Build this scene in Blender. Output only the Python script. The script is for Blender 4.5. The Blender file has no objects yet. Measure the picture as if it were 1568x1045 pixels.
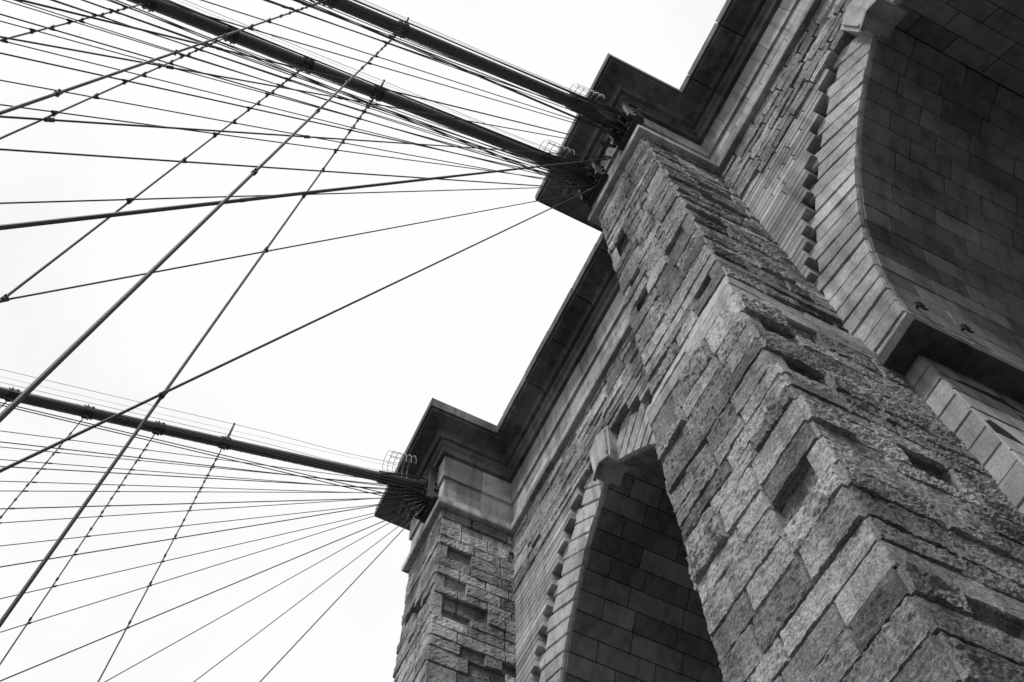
import bpy, math, random
import numpy as np
from mathutils import Vector, Matrix
random.seed(23); rng=np.random.RandomState(23)
S=41.0; CZ=1.7
def W(u,v,z): return np.array([u*S,-v*S,z*S+CZ])
scene=bpy.context.scene

# ---------------------------------------------------------------- noise
def _h(ix,iy,iz):
    h=(ix.astype(np.uint32)*np.uint32(374761393)+iy.astype(np.uint32)*np.uint32(668265263)+iz.astype(np.uint32)*np.uint32(2246822519))
    h=(h^(h>>np.uint32(13)))*np.uint32(1274126177); h=h^(h>>np.uint32(16))
    return (h&np.uint32(0xffff)).astype(float)/65535.
def vn(p):
    i=np.floor(p).astype(np.int64); f=p-i; f=f*f*(3-2*f)
    r=0
    for a in (0,1):
        for b in (0,1):
            for c in (0,1):
                w=(f[:,0] if a else 1-f[:,0])*(f[:,1] if b else 1-f[:,1])*(f[:,2] if c else 1-f[:,2])
                r=r+w*_h(i[:,0]+a+5000,i[:,1]+b+5000,i[:,2]+c+5000)
    return r*2-1

# ---------------------------------------------------------------- mesh accumulator
class Acc:
    def __init__(s): s.v=[];s.f=[];s.t=[];s.n=0
    def add(s,v,f,tone):
        v=np.asarray(v,float); s.v.append(v); s.f.extend([tuple(int(i)+s.n for i in q) for q in f]); s.t.append(np.full(len(v),tone)); s.n+=len(v)
    def obj(s,name,mat,parent=None,smooth=False):
        me=bpy.data.meshes.new(name); V=np.vstack(s.v)
        me.from_pydata(V.tolist(),[],s.f); 
        at=me.attributes.new('tone','FLOAT','POINT'); at.data.foreach_set('value',np.concatenate(s.t).astype(np.float32))
        if smooth: me.polygons.foreach_set('use_smooth',[True]*len(me.polygons))
        me.materials.append(mat); me.update()
        o=bpy.data.objects.new(name,me); scene.collection.objects.link(o)
        if parent: o.parent=parent
        return o
def empty(name):
    e=bpy.data.objects.new(name,None); scene.collection.objects.link(e); return e

def block(acc,P00,P10,P11,P01,N,D=.25,res=.06,push=0.,amp=.04,ew=.05,gap=.008,drop=.02,tilt=.0,tone=.5,nscale=2.2):
    P00,P10,P11,P01=[np.asarray(p,float) for p in (P00,P10,P11,P01)]; N=np.asarray(N,float)
    w=np.linalg.norm(P10-P00); h=np.linalg.norm(P01-P00); w2=np.linalg.norm(P11-P01)
    w=(w+w2)/2
    if w<.05 or h<.05: return
    nx=max(3,int(math.ceil(w/res))); ny=max(3,int(math.ceil(h/res)))
    def par(n,L):
        e=min(ew/L,.3)
        return np.concatenate([[0],np.linspace(e,1-e,max(2,n-1)),[1]])
    A=par(nx,w);B=par(ny,h); nx=len(A);ny=len(B)
    ga=gap/w;gb=gap/h
    a=ga+A*(1-2*ga); b=gb+B*(1-2*gb)
    aa,bb=np.meshgrid(a,b); aa=aa.ravel();bb=bb.ravel()
    P=(P00[None]*((1-aa)*(1-bb))[:,None]+P10[None]*(aa*(1-bb))[:,None]+P11[None]*(aa*bb)[:,None]+P01[None]*((1-aa)*bb)[:,None])
    ed=np.minimum(np.minimum(aa*w,(1-aa)*w),np.minimum(bb*h,(1-bb)*h))-gap
    pr=np.clip(ed/max(ew,1e-4),0,1); pr=np.sqrt(pr*(2-pr)+1e-9)
    off=rng.rand(3)*300
    if amp>.012:
        q=P+off
        n1=vn(q*nscale); n2=vn(q*nscale*2.7+9); n3=vn(q*nscale*6.5+31)
        nz=.48*n1+.40*(1-2*np.abs(n2))*.7+.40*n3
    else:
        nz=vn((P+off)*1.5)
    t1,t2=(rng.rand(2)*2-1)*tilt
    d=-drop+pr*(drop+push+amp*nz+t1*(aa-.5)*2+t2*(bb-.5)*2)
    V=P+N[None]*d[:,None]
    if amp>.02:
        T1=(P10-P00)/max(w,1e-6); T2=(P01-P00)/max(h,1e-6)
        k=np.where(pr<.5,1.,0.)
        V=V+T1[None]*(vn(q*5+77)*.014*k)[:,None]+T2[None]*(vn(q*5+177)*.014*k)[:,None]
    idx=np.arange(nx*ny).reshape(ny,nx)
    F=np.stack([idx[:-1,:-1].ravel(),idx[:-1,1:].ravel(),idx[1:,1:].ravel(),idx[1:,:-1].ravel()],1)
    per=list(idx[0,:])+list(idx[1:,-1])+list(idx[-1,-2::-1])+list(idx[-2:0:-1,0])
    m=len(per); back=P[per]-N[None]*D
    allv=np.vstack([V,back]); base=nx*ny
    sk=[(per[(i+1)%m],per[i],base+i,base+(i+1)%m) for i in range(m)]
    F=[tuple(r) for r in F]+sk
    if np.dot(np.cross(P10-P00,P01-P00),N)<0: F=[f[::-1] for f in F]
    acc.add(allv,F,tone)

def box(acc,a,b,tone=.5):
    x0,y0,z0=np.minimum(a,b);x1,y1,z1=np.maximum(a,b)
    v=[(x0,y0,z0),(x1,y0,z0),(x1,y1,z0),(x0,y1,z0),(x0,y0,z1),(x1,y0,z1),(x1,y1,z1),(x0,y1,z1)]
    acc.add(v,[(0,3,2,1),(4,5,6,7),(0,1,5,4),(1,2,6,5),(2,3,7,6),(3,0,4,7)],tone)
def tube(acc,pts,r,n=8,tone=.5,cap=True):
    pts=[np.asarray(p,float) for p in pts]; V=[];m=len(pts)
    if np.isscalar(r): r=[r]*m
    for i,p in enumerate(pts):
        d=pts[min(i+1,m-1)]-pts[max(i-1,0)]; d=d/np.linalg.norm(d)
        a=np.cross(d,[0.123,.2,.97]) if abs(d[2])<.95 else np.cross(d,[1,0.1,0]); a/=np.linalg.norm(a); b=np.cross(d,a)
        for k in range(n):
            t=2*math.pi*k/n; V.append(p+r[i]*(math.cos(t)*a+math.sin(t)*b))
    F=[]
    for i in range(m-1):
        for k in range(n): F.append((i*n+k,i*n+(k+1)%n,(i+1)*n+(k+1)%n,(i+1)*n+k))
    if cap: F.append(tuple(range(n))[::-1]); F.append(tuple((m-1)*n+k for k in range(n)))
    acc.add(V,F,tone)

# ---------------------------------------------------------------- materials
def nmat(name):
    m=bpy.data.materials.new(name); m.use_nodes=True; nt=m.node_tree; return m,nt,nt.nodes['Principled BSDF']
def stone(name,lo,hi,speck=.35,bump=.5,stain=.4,streak=None):
    m,nt,bs=nmat(name); N=nt.nodes;L=nt.links
    if streak is None: streak=stain*.8
    at=N.new('ShaderNodeAttribute'); at.attribute_name='tone'
    mr=N.new('ShaderNodeMapRange'); mr.inputs[3].default_value=lo; mr.inputs[4].default_value=hi; L.new(at.outputs['Fac'],mr.inputs[0])
    tc=N.new('ShaderNodeTexCoord')
    def noise(s,d=4,r=.6):
        n=N.new('ShaderNodeTexNoise'); n.inputs['Scale'].default_value=s; n.inputs['Detail'].default_value=d; n.inputs['Roughness'].default_value=r; L.new(tc.outputs['Object'],n.inputs['Vector']); return n
    def mul(a,nout,lo2,hi2,f0=.3,f1=.7):
        r=N.new('ShaderNodeMapRange'); r.inputs[1].default_value=f0;r.inputs[2].default_value=f1;r.inputs[3].default_value=lo2;r.inputs[4].default_value=hi2; L.new(nout,r.inputs[0])
        x=N.new('ShaderNodeMath');x.operation='MULTIPLY'; L.new(a,x.inputs[0]);L.new(r.outputs[0],x.inputs[1]); return x.outputs[0]
    sp=noise(20,4,.85); st=noise(.45,5,.6); md=noise(5.5,5,.7)
    v=mul(mr.outputs[0],sp.outputs['Fac'],1-speck,1+speck,.37,.63)
    v=mul(v,md.outputs['Fac'],1-speck*.7,1+speck*.5)
    v=mul(v,st.outputs['Fac'],1-stain,1+stain*.35,.38,.58)
    mp=N.new('ShaderNodeMapping'); mp.inputs['Scale'].default_value=(3.0,3.0,.18); L.new(tc.outputs['Object'],mp.inputs['Vector'])
    sn=N.new('ShaderNodeTexNoise'); sn.inputs['Scale'].default_value=1.0; sn.inputs['Detail'].default_value=5; L.new(mp.outputs[0],sn.inputs['Vector'])
    v=mul(v,sn.outputs['Fac'],1-streak,1.06,.34,.52)
    cb=N.new('ShaderNodeCombineColor'); 
    for i in range(3): L.new(v,cb.inputs[i])
    L.new(cb.outputs[0],bs.inputs['Base Color']); bs.inputs['Roughness'].default_value=.93
    bs.inputs['Specular IOR Level'].default_value=.12
    ad=N.new('ShaderNodeMath');ad.operation='MULTIPLY_ADD'; L.new(sp.outputs['Fac'],ad.inputs[0]); ad.inputs[1].default_value=.5; L.new(md.outputs['Fac'],ad.inputs[2])
    bp=N.new('ShaderNodeBump'); bp.inputs['Strength'].default_value=bump; bp.inputs['Distance'].default_value=.09; L.new(ad.outputs[0],bp.inputs['Height']); L.new(bp.outputs[0],bs.inputs['Normal'])
    return m
M_rough=stone('rock_faced_granite',.18,.50,.5,.9,.38)
M_smooth=stone('dressed_limestone',.24,.50,.2,.22,.35)
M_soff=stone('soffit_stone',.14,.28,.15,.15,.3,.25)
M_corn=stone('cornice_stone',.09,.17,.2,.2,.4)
M_core=stone('mortar_core',.02,.03,.2,.2,.2)
def plain(name,c,rough=.6,metal=0.,bump=0,bs_=30):
    m,nt,bs=nmat(name);N=nt.nodes;L=nt.links
    tc=N.new('ShaderNodeTexCoord'); n=N.new('ShaderNodeTexNoise'); n.inputs['Scale'].default_value=bs_; n.inputs['Detail'].default_value=4; L.new(tc.outputs['Object'],n.inputs['Vector'])
    r=N.new('ShaderNodeMapRange'); r.inputs[3].default_value=c*.6;r.inputs[4].default_value=c*1.4; L.new(n.outputs['Fac'],r.inputs[0])
    cb=N.new('ShaderNodeCombineColor'); [L.new(r.outputs[0],cb.inputs[i]) for i in range(3)]
    L.new(cb.outputs[0],bs.inputs['Base Color']); bs.inputs['Roughness'].default_value=rough; bs.inputs['Metallic'].default_value=metal
    if bump:
        b=N.new('ShaderNodeBump'); b.inputs['Strength'].default_value=bump;b.inputs['Distance'].default_value=.02; L.new(n.outputs['Fac'],b.inputs['Height']); L.new(b.outputs[0],bs.inputs['Normal'])
    return m
M_cable=plain('painted_wrapped_cable',.09,.6,0,.4,12)
M_rope=plain('weathered_wire_rope',.035,.7,.2,.3,40)
M_iron=plain('dark_iron',.045,.6,.3,.3,15)
M_galv=plain('galvanised_rail',.45,.5,.4)
M_wood=plain('weathered_planks',.14,.8,0,.3,6)
M_asph=plain('asphalt',.05,.9,0,.3,20)
M_water=plain('river_water',.04,.25,0,.5,.4)

# ================================================================= TOWER
tower=empty('bridge_tower')
vW=.2572; vS=.180
BUT=[(.107,.185),(.510,.588),(-.294,-.216)]
ARC=[.3414,-.0526]; zs=.476; zj=.4685; R0=.354; C0=-.223; HW=.131; JW=.1435; VB=.56; TR=.044
TH=math.acos(-C0/R0)
def rt(lo=0,hi=1): return lo+(hi-lo)*float(rng.rand())

out=[(-.366,-.95)]
def arch_pts(c):
    p=[(c-JW,-.95),(c-JW,zj),(c-HW-.0006,zj)]
    n=40
    for i in range(n+1):
        t=TH*i/n; p.append((c-(C0+(R0+.0006)*math.cos(t)),zs+(R0+.0006)*math.sin(t)))
    for i in range(n-1,-1,-1):
        t=TH*i/n; p.append((c+(C0+(R0+.0006)*math.cos(t)),zs+(R0+.0006)*math.sin(t)))
    p+=[(c+HW+.0006,zj),(c+JW,zj),(c+JW,-.95)]
    return p
out+=arch_pts(ARC[1])+arch_pts(ARC[0])+[(.66,-.95),(.66,1.0),(-.366,1.0)]
acc=Acc(); n=len(out)
vf=.2735
V=[W(u,vf,z) for u,z in out]+[W(u,VB,z) for u,z in out]
F=[tuple(range(n)),tuple(range(2*n-1,n-1,-1))]+[(i,n+i,n+(i+1)%n,(i+1)%n) for i in range(n)]
acc.add(V,F,.5)
for b in BUT:
    box(acc,W(b[0]+.0065,vS+.0065,-.95),W(b[1]-.0065,vf+.001,.99),.5)
acc.obj('masonry_core',M_core,tower)

def splits(L,lo,hi):
    n=max(1,int(round(L/rt(lo,hi))))
    cuts=sorted([(i+rt(-.22,.22))/n for i in range(1,n)])
    return [0]+[c*L for c in cuts]+[L]
def tonef():
    t=np.clip(rng.normal(.5,.28),0,1); return float(t)
def shaft(acc,u1,u2,v1,z0,z1,res,vend=vf):
    z=z0*S+CZ; ztop=z1*S+CZ; row=0
    while z<ztop-.02:
        h=random.choice([.46,.54,.6,.66,.76]); row+=1
        if ztop-(z+h)<.3: h=ztop-z
        jf,j1,j2=[rt(-.015,.015) for _ in range(3)]
        X1=u1*S-j1; X2=u2*S+j2; Y=-v1*S+jf; Yb=-vend*S
        smoothc=rng.rand()<.07
        def b(P00,P10,P11,P01,N):
            rec=rng.rand(); tn=tonef(); am=rt(.03,.06)
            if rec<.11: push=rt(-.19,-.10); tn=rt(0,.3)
            elif rec<.24: push=rt(.045,.08); am=rt(.05,.085)
            else: push=rt(.01,.04)
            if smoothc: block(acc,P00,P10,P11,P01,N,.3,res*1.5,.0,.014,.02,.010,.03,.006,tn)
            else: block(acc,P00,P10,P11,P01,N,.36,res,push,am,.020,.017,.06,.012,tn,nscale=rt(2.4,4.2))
        s=splits(X2-X1,.95,1.5)
        for a,c in zip(s[:-1],s[1:]):
            b((X1+a,Y,z),(X1+c,Y,z),(X1+c,Y,z+h),(X1+a,Y,z+h),(0,1,0))
        s=splits(Y-Yb,.9,1.5)
        for a,c in zip(s[:-1],s[1:]):
            b((X1,Y-c,z),(X1,Y-a,z),(X1,Y-a,z+h),(X1,Y-c,z+h),(-1,0,0))
            b((X2,Y-c,z),(X2,Y-a,z),(X2,Y-a,z+h),(X2,Y-c,z+h),(1,0,0))
        box(acc,(X1+.22,Yb,z+h-.05),(X2-.22,Y-.22,z+h-.016),.0)
        z+=h
G=.0065
for bi,(a,b) in enumerate(BUT):
    acc=Acc(); r=[.046,.08,.2][bi]
    shaft(acc,a,b,vS,.515,.874,r)
    shaft(acc,a-.002,b+.0015,vS-G,-.10,.474,r)
    acc.obj('buttress_rock_faced_shaft',M_rough,tower)
    acc=Acc(); u1,u2=a*S,b*S; U1,U2=(a-.0025)*S,(b+.002)*S; y=-vS*S;Y=-(vS-G-.0005)*S; z0=.474*S+CZ; zm=.488*S+CZ; z1=.515*S+CZ; yb=-vf*S
    for (za,zb,xa1,xa2,ya,xb1,xb2,yb_) in [(z0,zm,U1,U2,Y,U1,U2,Y),(zm,z1,U1,U2,Y,u1,u2,y)]:
        for k in range(2):
            t0,t1=k/2,(k+1)/2; l=lambda p,q,t:p+(q-p)*t
            kk=dict(D=.3,res=.09,push=.0,amp=.026,ew=.03,gap=.009,drop=.03,tilt=.012)
            block(acc,(l(xa1,xa2,t0),ya,za),(l(xa1,xa2,t1),ya,za),(l(xb1,xb2,t1),yb_,zb),(l(xb1,xb2,t0),yb_,zb),(0,1,0),tone=rt(.1,.6),**kk)
            block(acc,(xa1,l(ya,yb,t1),za),(xa1,l(ya,yb,t0),za),(xb1,l(yb_,yb,t0),zb),(xb1,l(yb_,yb,t1),zb),(-1,0,0),tone=rt(.1,.5),**kk)
            block(acc,(xa2,l(ya,yb,t1),za),(xa2,l(ya,yb,t0),za),(xb2,l(yb_,yb,t0),zb),(xb2,l(yb_,yb,t1),zb),(1,0,0),tone=rt(.1,.5),**kk)
    acc.obj('buttress_weathering_stones',M_smooth,tower)

rough=Acc(); sm=Acc()
def wall_row(acc,ua,ub,v,z,h,lo,hi,**k):
    L=(ub-ua)*S
    if L<.15: return
    s=splits(L,lo,hi) if L>lo*1.3 else [0,L]
    for a,c in zip(s[:-1],s[1:]):
        x0=ua*S+a;x1=ua*S+c;Y=-v*S
        kk=dict(k); kk['tone']=tonef()
        if 'pr' in kk: p=kk.pop('pr'); kk['push']=rt(*p)
        block(acc,(x0,Y,z),(x1,Y,z),(x1,Y,z+h),(x0,Y,z+h),(0,1,0),**kk)
bays=[(BUT[0][1],BUT[1][0],ARC[0]),(BUT[2][1],BUT[0][0],ARC[1]),(.588,.66,None),(-.366,-.294,None)]
zB=.783
for (ua,ub,c) in bays:
    z=zB*S+CZ
    while z<.874*S+CZ-.01:
        h=random.choice([.4,.5,.62]); 
        if .874*S+CZ-(z+h)<.25: h=.874*S+CZ-z
        wall_row(rough,ua,ub,vW-.001,z,h,1.0,1.9,D=.6,res=.08,pr=(-.03,.05),amp=.045,ew=.025,gap=.014,drop=.05,tilt=.012)
        z+=h
    z=zj*S+CZ; h=.31; row=0
    while z<zB*S+CZ-.01:
        if zB*S+CZ-(z+h)<.15: h=zB*S+CZ-z
        zz=(z-(row%2)*.31-CZ)/S
        q=(R0+TR)**2-(zz-zs)**2
        k=dict(D=.5,res=.4,amp=.004,ew=.014,gap=.012,drop=.03,tilt=.003,pr=(-.004,.008))
        if c is None: wall_row(sm,ua,ub,vW,z,h,1.,1.8,**k)
        else:
            x=C0+math.sqrt(max(q,0)) if q>0 else 0
            x=max(x,0)
            wall_row(sm,ua,c-x,vW,z,h,1.1,1.9,**k); wall_row(sm,c+x,ub,vW,z,h,1.1,1.9,**k)
        z+=h; row+=1
    z=-.10*S+CZ
    while z<zj*S+CZ-.01:
        h=random.choice([.6,.75,.7]); 
        if zj*S+CZ-(z+h)<.3: h=zj*S+CZ-z
        k=dict(D=.12,res=.25,amp=.011,ew=.025,gap=.011,drop=.03,tilt=.008,pr=(0,.02))
        if c is None: wall_row(sm,ua,ub,.2705,z,h,1.,1.8,**k)
        else: wall_row(sm,ua,c-JW,.2705,z,h,1.,1.8,**k); wall_row(sm,c+JW,ub,.2705,z,h,1.,1.8,**k)
        z+=h
rough.obj('rough_frieze_courses',M_rough,tower); sm.obj('dressed_spandrel_courses',M_smooth,tower)

ring=Acc(); sof=Acc(); jam=Acc(); imp=Acc(); key=Acc(); ri=Acc()
NV=22; vR=.2624
for c in ARC:
    for s in (-1,1):
        def pt(r,t,v): return W(c+s*(C0+r*math.cos(t)),v,zs+r*math.sin(t))
        for i in range(NV):
            t0=TH*i/NV;t1=TH*(i+1)/NV
            ex=TR+(.004 if i%2 else -.004)+.003
            block(ring,pt(R0,t0,vR),pt(R0+ex,t0,vR),pt(R0+ex,t1,vR),pt(R0,t1,vR),(0,1,0),D=.14,res=.08,push=rt(.0,.035),amp=.024,ew=.03,gap=.024,drop=.06,tilt=.012,tone=rt(.55,1.))
        M=18
        for i in range(M):
            t0=TH*i/M;t1=TH*(i+1)/M; tm=(t0+t1)/2
            Nn=np.array([-s*math.cos(tm),0,-math.sin(tm)])
            v=vR+.0028; first=True
            while v<VB-.003:
                L=rt(1.1,2.2)/S*(.6 if (first and i%2) else 1); first=False
                v2=min(v+L,VB-.002)
                if VB-v2<.015: v2=VB-.002
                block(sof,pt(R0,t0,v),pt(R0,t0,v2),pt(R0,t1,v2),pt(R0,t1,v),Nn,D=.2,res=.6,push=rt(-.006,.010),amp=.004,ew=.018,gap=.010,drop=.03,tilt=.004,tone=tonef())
                v=v2
        z=-.10*S+CZ; ux=(c+s*JW)*S
        while z<zj*S+CZ-.01:
            h=random.choice([.8,.9,.7]); 
            if zj*S+CZ-(z+h)<.35: h=zj*S+CZ-z
            y=-.2708*S
            while y>-VB*S+.1:
                L=rt(1.,2.1); y2=max(y-L,-VB*S)
                block(jam,(ux,y2,z),(ux,y,z),(ux,y,z+h),(ux,y2,z+h),(-s,0,0),D=.2,res=.3,push=rt(0,.02),amp=.011,ew=.025,gap=.010,drop=.03,tilt=.008,tone=tonef())
                y=y2
            z+=h
        v=.2568
        while v<VB-.002:
            v2=min(v+rt(1.4,2.0)/S,VB-.001)
            if VB-v2<.015: v2=VB-.001
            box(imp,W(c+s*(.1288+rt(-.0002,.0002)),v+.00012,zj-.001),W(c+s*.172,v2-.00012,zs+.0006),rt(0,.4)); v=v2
        for vv in (.2745,.303,.345):
            ctr=W(c+s*.127,vv,.503); tube(ri,[ctr+np.array([.0,.14*math.cos(t),.14*math.sin(t)-.1]) for t in np.linspace(0,2*math.pi,17)],.03,6)
            tube(ri,[ctr+np.array([s*.25,0,.04]),ctr+np.array([-s*.04,0,.04])],.04,6)
    def prism(pts,va,vb,tone):
        n=len(pts); V=[W(c+x,va,z) for x,z in pts]+[W(c+x,vb,z) for x,z in pts]
        key.add(V,[tuple(range(n)),tuple(range(2*n-1,n-1,-1))]+[(i,n+i,n+(i+1)%n,(i+1)%n) for i in range(n)],tone)
    prism([(-.011,.7415),(0,.7495),(.011,.7415),(.014,.752),(.0165,.79),(0,.801),(-.0165,.79),(-.014,.752)],.2545,.275,.8)
    prism([(-.008,.748),(0,.7545),(.008,.748),(.0110,.754),(.013,.787),(0,.797),(-.013,.787),(-.0110,.754)],.2525,.2544,.9)
    prism([(-.0125,.7395),(0,.7485),(.0125,.7395),(.0130,.7425),(0,.752),(-.0130,.7425)],.2510,.2544,.3)
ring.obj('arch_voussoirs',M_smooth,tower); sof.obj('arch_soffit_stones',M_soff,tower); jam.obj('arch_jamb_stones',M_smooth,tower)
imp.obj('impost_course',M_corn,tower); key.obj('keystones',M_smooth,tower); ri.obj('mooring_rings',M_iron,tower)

path=[(.66,.56),(.66,vW),(.588,vW),(.588,vS),(.510,vS),(.510,vW),(.185,vW),(.185,vS),(.107,vS),(.107,vW),(-.216,vW),(-.216,vS),(-.294,vS),(-.294,vW),(-.366,vW),(-.366,.56)]
def sweep(acc,prof,seglen,gap=.012,jit=.006,tone=None):
    m=len(path); nr=[]
    for i in range(m-1):
        d=np.array(path[i+1])-np.array(path[i]); d/=np.linalg.norm(d); nr.append((d,np.array([-d[1],d[0]])))
    for i in range(m-1):
        d,nn=nr[i]; A=np.array(path[i]);B=np.array(path[i+1]); L=np.linalg.norm(B-A)
        pc=max(1,int(round(L*S/seglen)))
        for k in range(pc):
            jo=rt(-jit,jit)/S; jz=rt(-jit,jit)/S; ends=[]
            for side in (0,1):
                t=(k+side)/pc; pts=[]
                for (o,z) in prof:
                    o2=o+jo
                    if side==0 and k==0: p=A+nn*o2+(nr[i-1][1]*o2 if i>0 else 0)
                    elif side==1 and k==pc-1: p=B+nn*o2+(nr[i+1][1]*o2 if i<m-2 else 0)
                    else: p=A+d*(L*t+(gap/S/2)*(1 if side==0 else -1))+nn*o2
                    pts.append(W(p[0],p[1],z+jz))
                ends.append(pts)
            n=len(prof); V=ends[0]+ends[1]
            F=[(j,j+1,n+j+1,n+j) for j in range(n-1)]+[(n-1,0,n,2*n-1)]+[tuple(range(n)),tuple(range(2*n-1,n-1,-1))]
            acc.add(V,F,tonef() if tone is None else tone)
a=Acc(); sweep(a,[(-.012,.874),(.0062,.874),(.0068,.876),(.0068,.883),(.003,.887),(.003,.8935),(-.012,.8935)],2.0); a.obj('belt_moulding',M_smooth,tower)
a=Acc(); sweep(a,[(-.012,.8937),(.0020,.8937),(.0020,.9105),(-.012,.9105)],1.7,.02,.008); sweep(a,[(-.012,.911),(.0020,.911),(.0020,.9285),(-.012,.9285)],1.3,.02,.008)
sweep(a,[(-.012,.929),(.0045,.929),(.0052,.9675),(-.012,.9675)],1.4,.02,.008); a.obj('frieze',M_smooth,tower)
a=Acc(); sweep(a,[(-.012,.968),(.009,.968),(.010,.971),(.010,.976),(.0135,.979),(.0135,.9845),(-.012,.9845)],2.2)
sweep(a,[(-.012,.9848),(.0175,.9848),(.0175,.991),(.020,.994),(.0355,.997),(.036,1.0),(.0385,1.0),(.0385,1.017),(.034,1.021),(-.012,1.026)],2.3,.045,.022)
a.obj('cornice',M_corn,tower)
a=Acc(); sweep(a,[(-.011,.9855),(.0165,.9855),(.0165,.993),(.0195,.9968),(.0365,1.0025),(.0365,1.016),(-.011,1.024)],1000,0,0,0.); a.obj('cornice_backing',M_core,tower)
a=Acc(); box(a,W(-.366,.245,1.0),W(.66,.56,1.03),.5); 
for b in BUT: box(a,W(b[0]-.004,.172,1.002),W(b[1]+.004,.246,1.0285),.5)
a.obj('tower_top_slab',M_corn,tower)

# ================================================================= CABLES
def cable(idx,u_t,z_t,v_t,us,ub,utop):
    V0s=[(-.037 if idx==0 else -.035)-.0583*k for k in range(0,34)]
    def cu(v): return u_t+us*(v_t-v)
    def cp(v):
        d=v_t-v; return W(cu(v),v,z_t-.40*d+.034*d*d)
    root=empty('main_cable'); end=-.1
    a=Acc(); tube(a,[cp(v) for v in np.linspace(.19,-2.4,70)],.208,20)
    for v in np.arange(.165,-.75,-.0102):
        q0=cp(v);q1=cp(v-.0012); tube(a,[q0,q1],.214,16)
    a.obj('wrapped_cable',M_cable,root,True)
    a=Acc(); hr=Acc()
    for i,v in enumerate(V0s):
        p=cp(v);q=cp(v-.01);dd=(q-p)/np.linalg.norm(q-p)
        tube(a,[p-dd*.16,p+dd*.16],.228,16); tube(a,[p-dd*.17,p-dd*.13],.25,16); tube(a,[p+dd*.13,p+dd*.17],.25,16)
        box(a,p+np.array([-.045,-.10,-.40]),p+np.array([.045,.10,-.2]))
        for sx in (-1,1):
            tube(a,[p+np.array([sx*.24,-.08,-.1]),p+np.array([sx*.24,-.08,.1])],.025,6); tube(a,[p+np.array([sx*.24,.08,-.1]),p+np.array([sx*.24,.08,.1])],.025,6)
        if i%6==0:
            for sx in (-.26,.26):
                b0=p+np.array([sx*.8,0,.1]); tube(a,[b0,p+np.array([sx,0,1.12])],.032,6); 
            tube(a,[p+np.array([-.32,0,1.12]),p+np.array([.32,0,1.12])],.035,6)
            tube(a,[p+np.array([-.26,0,.15]),p+np.array([.26,0,.15])],.03,6)
    for sx in (-.26,.26):
        tube(hr,[cp(v)+np.array([sx,0,1.12-.25*math.sin(math.pi*min(1,(v_t-v)/.2))**2*(1 if v_t-v<.2 else 0)]) for v in np.linspace(.17,-2.4,80)],.009,5)
        tube(hr,[cp(v)+np.array([sx,0,.62]) for v in np.linspace(.17,-2.4,60)],.005,5)
    a.obj('cable_bands_and_posts',M_iron,root); hr.obj('hand_ropes',M_iron,root)
    s=Acc(); kn=Acc()
    def susp(v,z):
        p=cp(v); zt=(p[2]-CZ)/S; f=(zt-z)/(zt-end); return W(cu(v)+(ub-cu(v))*f,v,z)
    for i,v in enumerate(V0s):
        zt=(cp(v)[2]-CZ)/S
        tube(s,[susp(v,zt-.009),susp(v,end)],.021,8)
    s.obj('suspender_ropes',M_rope,root)
    st=Acc()
    for k in range(17):
        o=np.array([.172,.914+.0021*k]); e=np.array([-.166-.1075*k-(.016 if k==0 and idx==0 else 0),end])
        g=max(0,1-k/6.); uu=u_t*(1-g)+utop*g+(.002 if k%2 else -.002)
        def sp(v):
            t=(o[0]-v)/(o[0]-e[0]); return W(uu*(1-t)+t*ub,v,o[1]+(e[1]-o[1])*t)
        rr=.0145 if k%3 else .019
        if idx==0 and k==0: rr=.026
        tube(st,[sp(o[0]),sp(e[0])],rr,7)
        L=np.linalg.norm(sp(o[0])-sp(e[0])); tt=(sp(e[0])-sp(o[0]))/L
        tube(kn,[sp(o[0]),sp(o[0])+tt*1.1],.032,6); tube(kn,[sp(o[0])+tt*1.1,sp(o[0])+tt*1.4],.05,8)
        for v in V0s:
            if v<e[0]: break
            p=sp(v); 
            if p[2]>cp(v)[2]-.5: continue
            c=susp(v,(p[2]-CZ)/S)
            tube(kn,[c+np.array([0,0,-.06]),c+np.array([0,0,.06])],.036,6); tube(kn,[p-tt*.07,p+tt*.07],.030,6); tube(kn,[c+np.array([-.05,0,.02]),c+np.array([.05,0,.02])],.018,5)
    # upper stays running close under the cable and tied into its bands
    for k in range(5):
        vb=V0s[3+3*k]; sx=(-.24,.24)[k%2]
        tube(st,[cp(.172)+np.array([sx*1.6,0,-.55-.12*k]),cp(vb)+np.array([sx,0,-.12])],.02,7)
    st.obj('diagonal_stays',M_rope,root); kn.obj('stay_clamps_and_sockets',M_iron,root)
    h=Acc(); f=W(u_t,.18,0)[1]; x=u_t*S
    pe=cp(.17); zc=pe[2]
    tube(h,[cp(.183),cp(.166)],.34,18); tube(h,[cp(.168),cp(.164)],.42,18)
    for sx in (-.55,.55): box(h,(x+sx-.06,f-.1,zc-1.7),(x+sx+.06,f+.55,zc+.7))
    for dz in (-1.6,-1.0,-.55,.6): box(h,(x-.7,f-.05,zc+dz-.06),(x+.7,f+.3,zc+dz+.06))
    for k in range(6): tube(h,[(x-.5+.2*k,f+.1,zc-1.5),(x-.5+.2*k+rt(-.1,.1),f+.7,zc-1.2+rt(-.2,.2))],.05,6)
    for k in range(8):
        t=2*math.pi*k/8; o_=np.array([.27*math.cos(t),0,.27*math.sin(t)]); tube(h,[cp(.178)+o_*1.6,cp(.12)+o_*.85],.034,6)
    tube(h,[cp(.121),cp(.117)],.27,16)
    h.obj('cable_entry_ironwork',M_iron,root)
    c=Acc(); 
    for j in range(6):
        p=cp(.122+.0055*j)+np.array([0,0,1.0]); pts=[p+np.array([.5*math.cos(t),0.1*math.sin(t),.65*math.sin(t)+.3]) for t in np.linspace(-.5,math.pi+.5,18)]
        tube(c,pts,.012,5)
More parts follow.
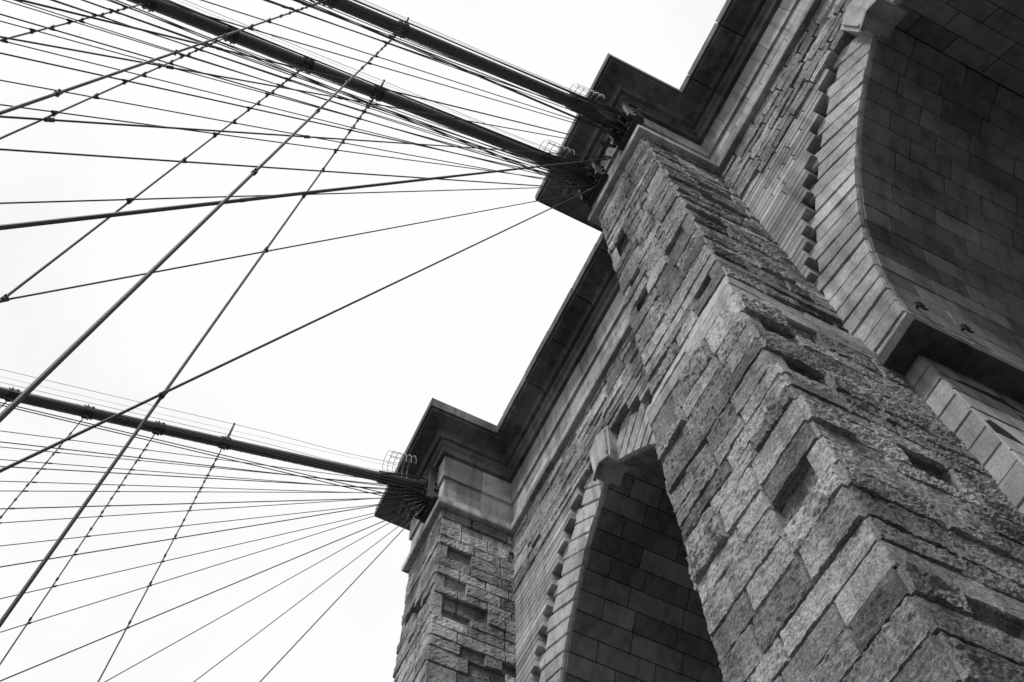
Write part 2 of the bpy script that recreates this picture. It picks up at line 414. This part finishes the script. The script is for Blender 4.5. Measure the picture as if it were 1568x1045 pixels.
    for t in np.linspace(-.4,math.pi+.4,7):
        tube(c,[cp(v)+np.array([.5*math.cos(t),0,.65*math.sin(t)+1.3]) for v in (.122,.1495)],.010,5)
    c.obj('access_cage',M_galv,root)
cable(0,.113,.955,.18,.013,.089,.143)
cable(1,.172,.96,.18,.0,.172,.172)
cable(2,.537,.952,.18,-.028,.530,.537)
cable(3,-.243,.955,.18,.0,-.236,-.243)

# ================================================================= DECK / RIVER
def sheet(name,a,b,z,mat,th=.3):
    ac=Acc(); box(ac,(a[0],a[1],z-th),(b[0],b[1],z)); return ac.obj(name,mat)
pd=Acc(); yy=-VB*S
for i in range(int((VB*S+60)/.3)):
    box(pd,(-2.,yy+i*.3,-.08),(3.9,yy+i*.3+.285,0.0-.002*(i%3)),rt())
    if yy+i*.3>-7.0: box(pd,(3.915,yy+i*.3,-.08),(14.,yy+i*.3+.285,0.0-.002*(i%3)),rt())
pd.obj('promenade_deck',M_wood)
sheet('roadway',(-13.5,-60),(25.5,110),-4.2,M_asph,.6)
g=Acc()
for u in (.089,.172,.530,-.236): box(g,(u*S-.25,0,-5.0),(u*S+.25,110,-2.3))
g.obj('stiffening_girders',M_iron)
sheet('river_water',(-3000,-3000),(3000,3000),-38,M_water,.5)

# ================================================================= SKY, SUN, CAMERA
w=bpy.data.worlds.new('World'); scene.world=w; w.use_nodes=True; nt=w.node_tree; N=nt.nodes;L=nt.links
bg=N['Background']; sv=Vector((-.30,.52,1.0)).normalized()
sky=N.new('ShaderNodeTexSky'); sky.sky_type='NISHITA'; sky.sun_disc=False; sky.sun_elevation=math.asin(sv.z); sky.sun_rotation=math.atan2(sv.x,sv.y)
bw=N.new('ShaderNodeRGBToBW'); L.new(sky.outputs[0],bw.inputs[0])
tc=N.new('ShaderNodeTexCoord'); cn=N.new('ShaderNodeTexNoise'); cn.inputs['Scale'].default_value=2.6; cn.inputs['Detail'].default_value=6; cn.inputs['Roughness'].default_value=.55; L.new(tc.outputs['Generated'],cn.inputs['Vector'])
mr=N.new('ShaderNodeMapRange'); mr.inputs[1].default_value=.25; mr.inputs[2].default_value=.5; mr.inputs[3].default_value=7.8; mr.inputs[4].default_value=8.75; L.new(cn.outputs['Fac'],mr.inputs[0])
mx=N.new('ShaderNodeMix'); mx.data_type='FLOAT'; mx.inputs[0].default_value=.93; L.new(bw.outputs[0],mx.inputs[2]); L.new(mr.outputs[0],mx.inputs[3])
cb=N.new('ShaderNodeCombineColor'); [L.new(mx.outputs[0],cb.inputs[i]) for i in range(3)]
L.new(cb.outputs[0],bg.inputs[0]); bg.inputs[1].default_value=.12
sl=bpy.data.lights.new('sun','SUN'); sl.energy=2.8; sl.angle=math.radians(6); so=bpy.data.objects.new('sun',sl); scene.collection.objects.link(so)
so.rotation_euler=(-sv).to_track_quat('-Z','Y').to_euler()

P=math.radians(67.5604); r=math.radians(-.7897); al=math.radians(26.8617)
Hd=np.array([math.cos(al),-math.sin(al),0]); R_=np.array([-math.sin(al),-math.cos(al),0]); Z=np.array([0,0,1.])
Fv=math.cos(P)*Hd+math.sin(P)*Z; U0=-math.sin(P)*Hd+math.cos(P)*Z
R=math.cos(r)*R_+math.sin(r)*U0; U=-math.sin(r)*R_+math.cos(r)*U0
cam=bpy.data.cameras.new('camera'); co=bpy.data.objects.new('camera',cam); scene.collection.objects.link(co)
m=Matrix([[R[0],U[0],-Fv[0],0],[R[1],U[1],-Fv[1],0],[R[2],U[2],-Fv[2],CZ],[0,0,0,1]]); co.matrix_world=m
cam.sensor_width=36; cam.lens=36*1591.5/1568; cam.clip_start=.1; cam.clip_end=6000
scene.camera=co
scene.view_settings.view_transform='Standard'; scene.view_settings.look='None'; scene.view_settings.exposure=0
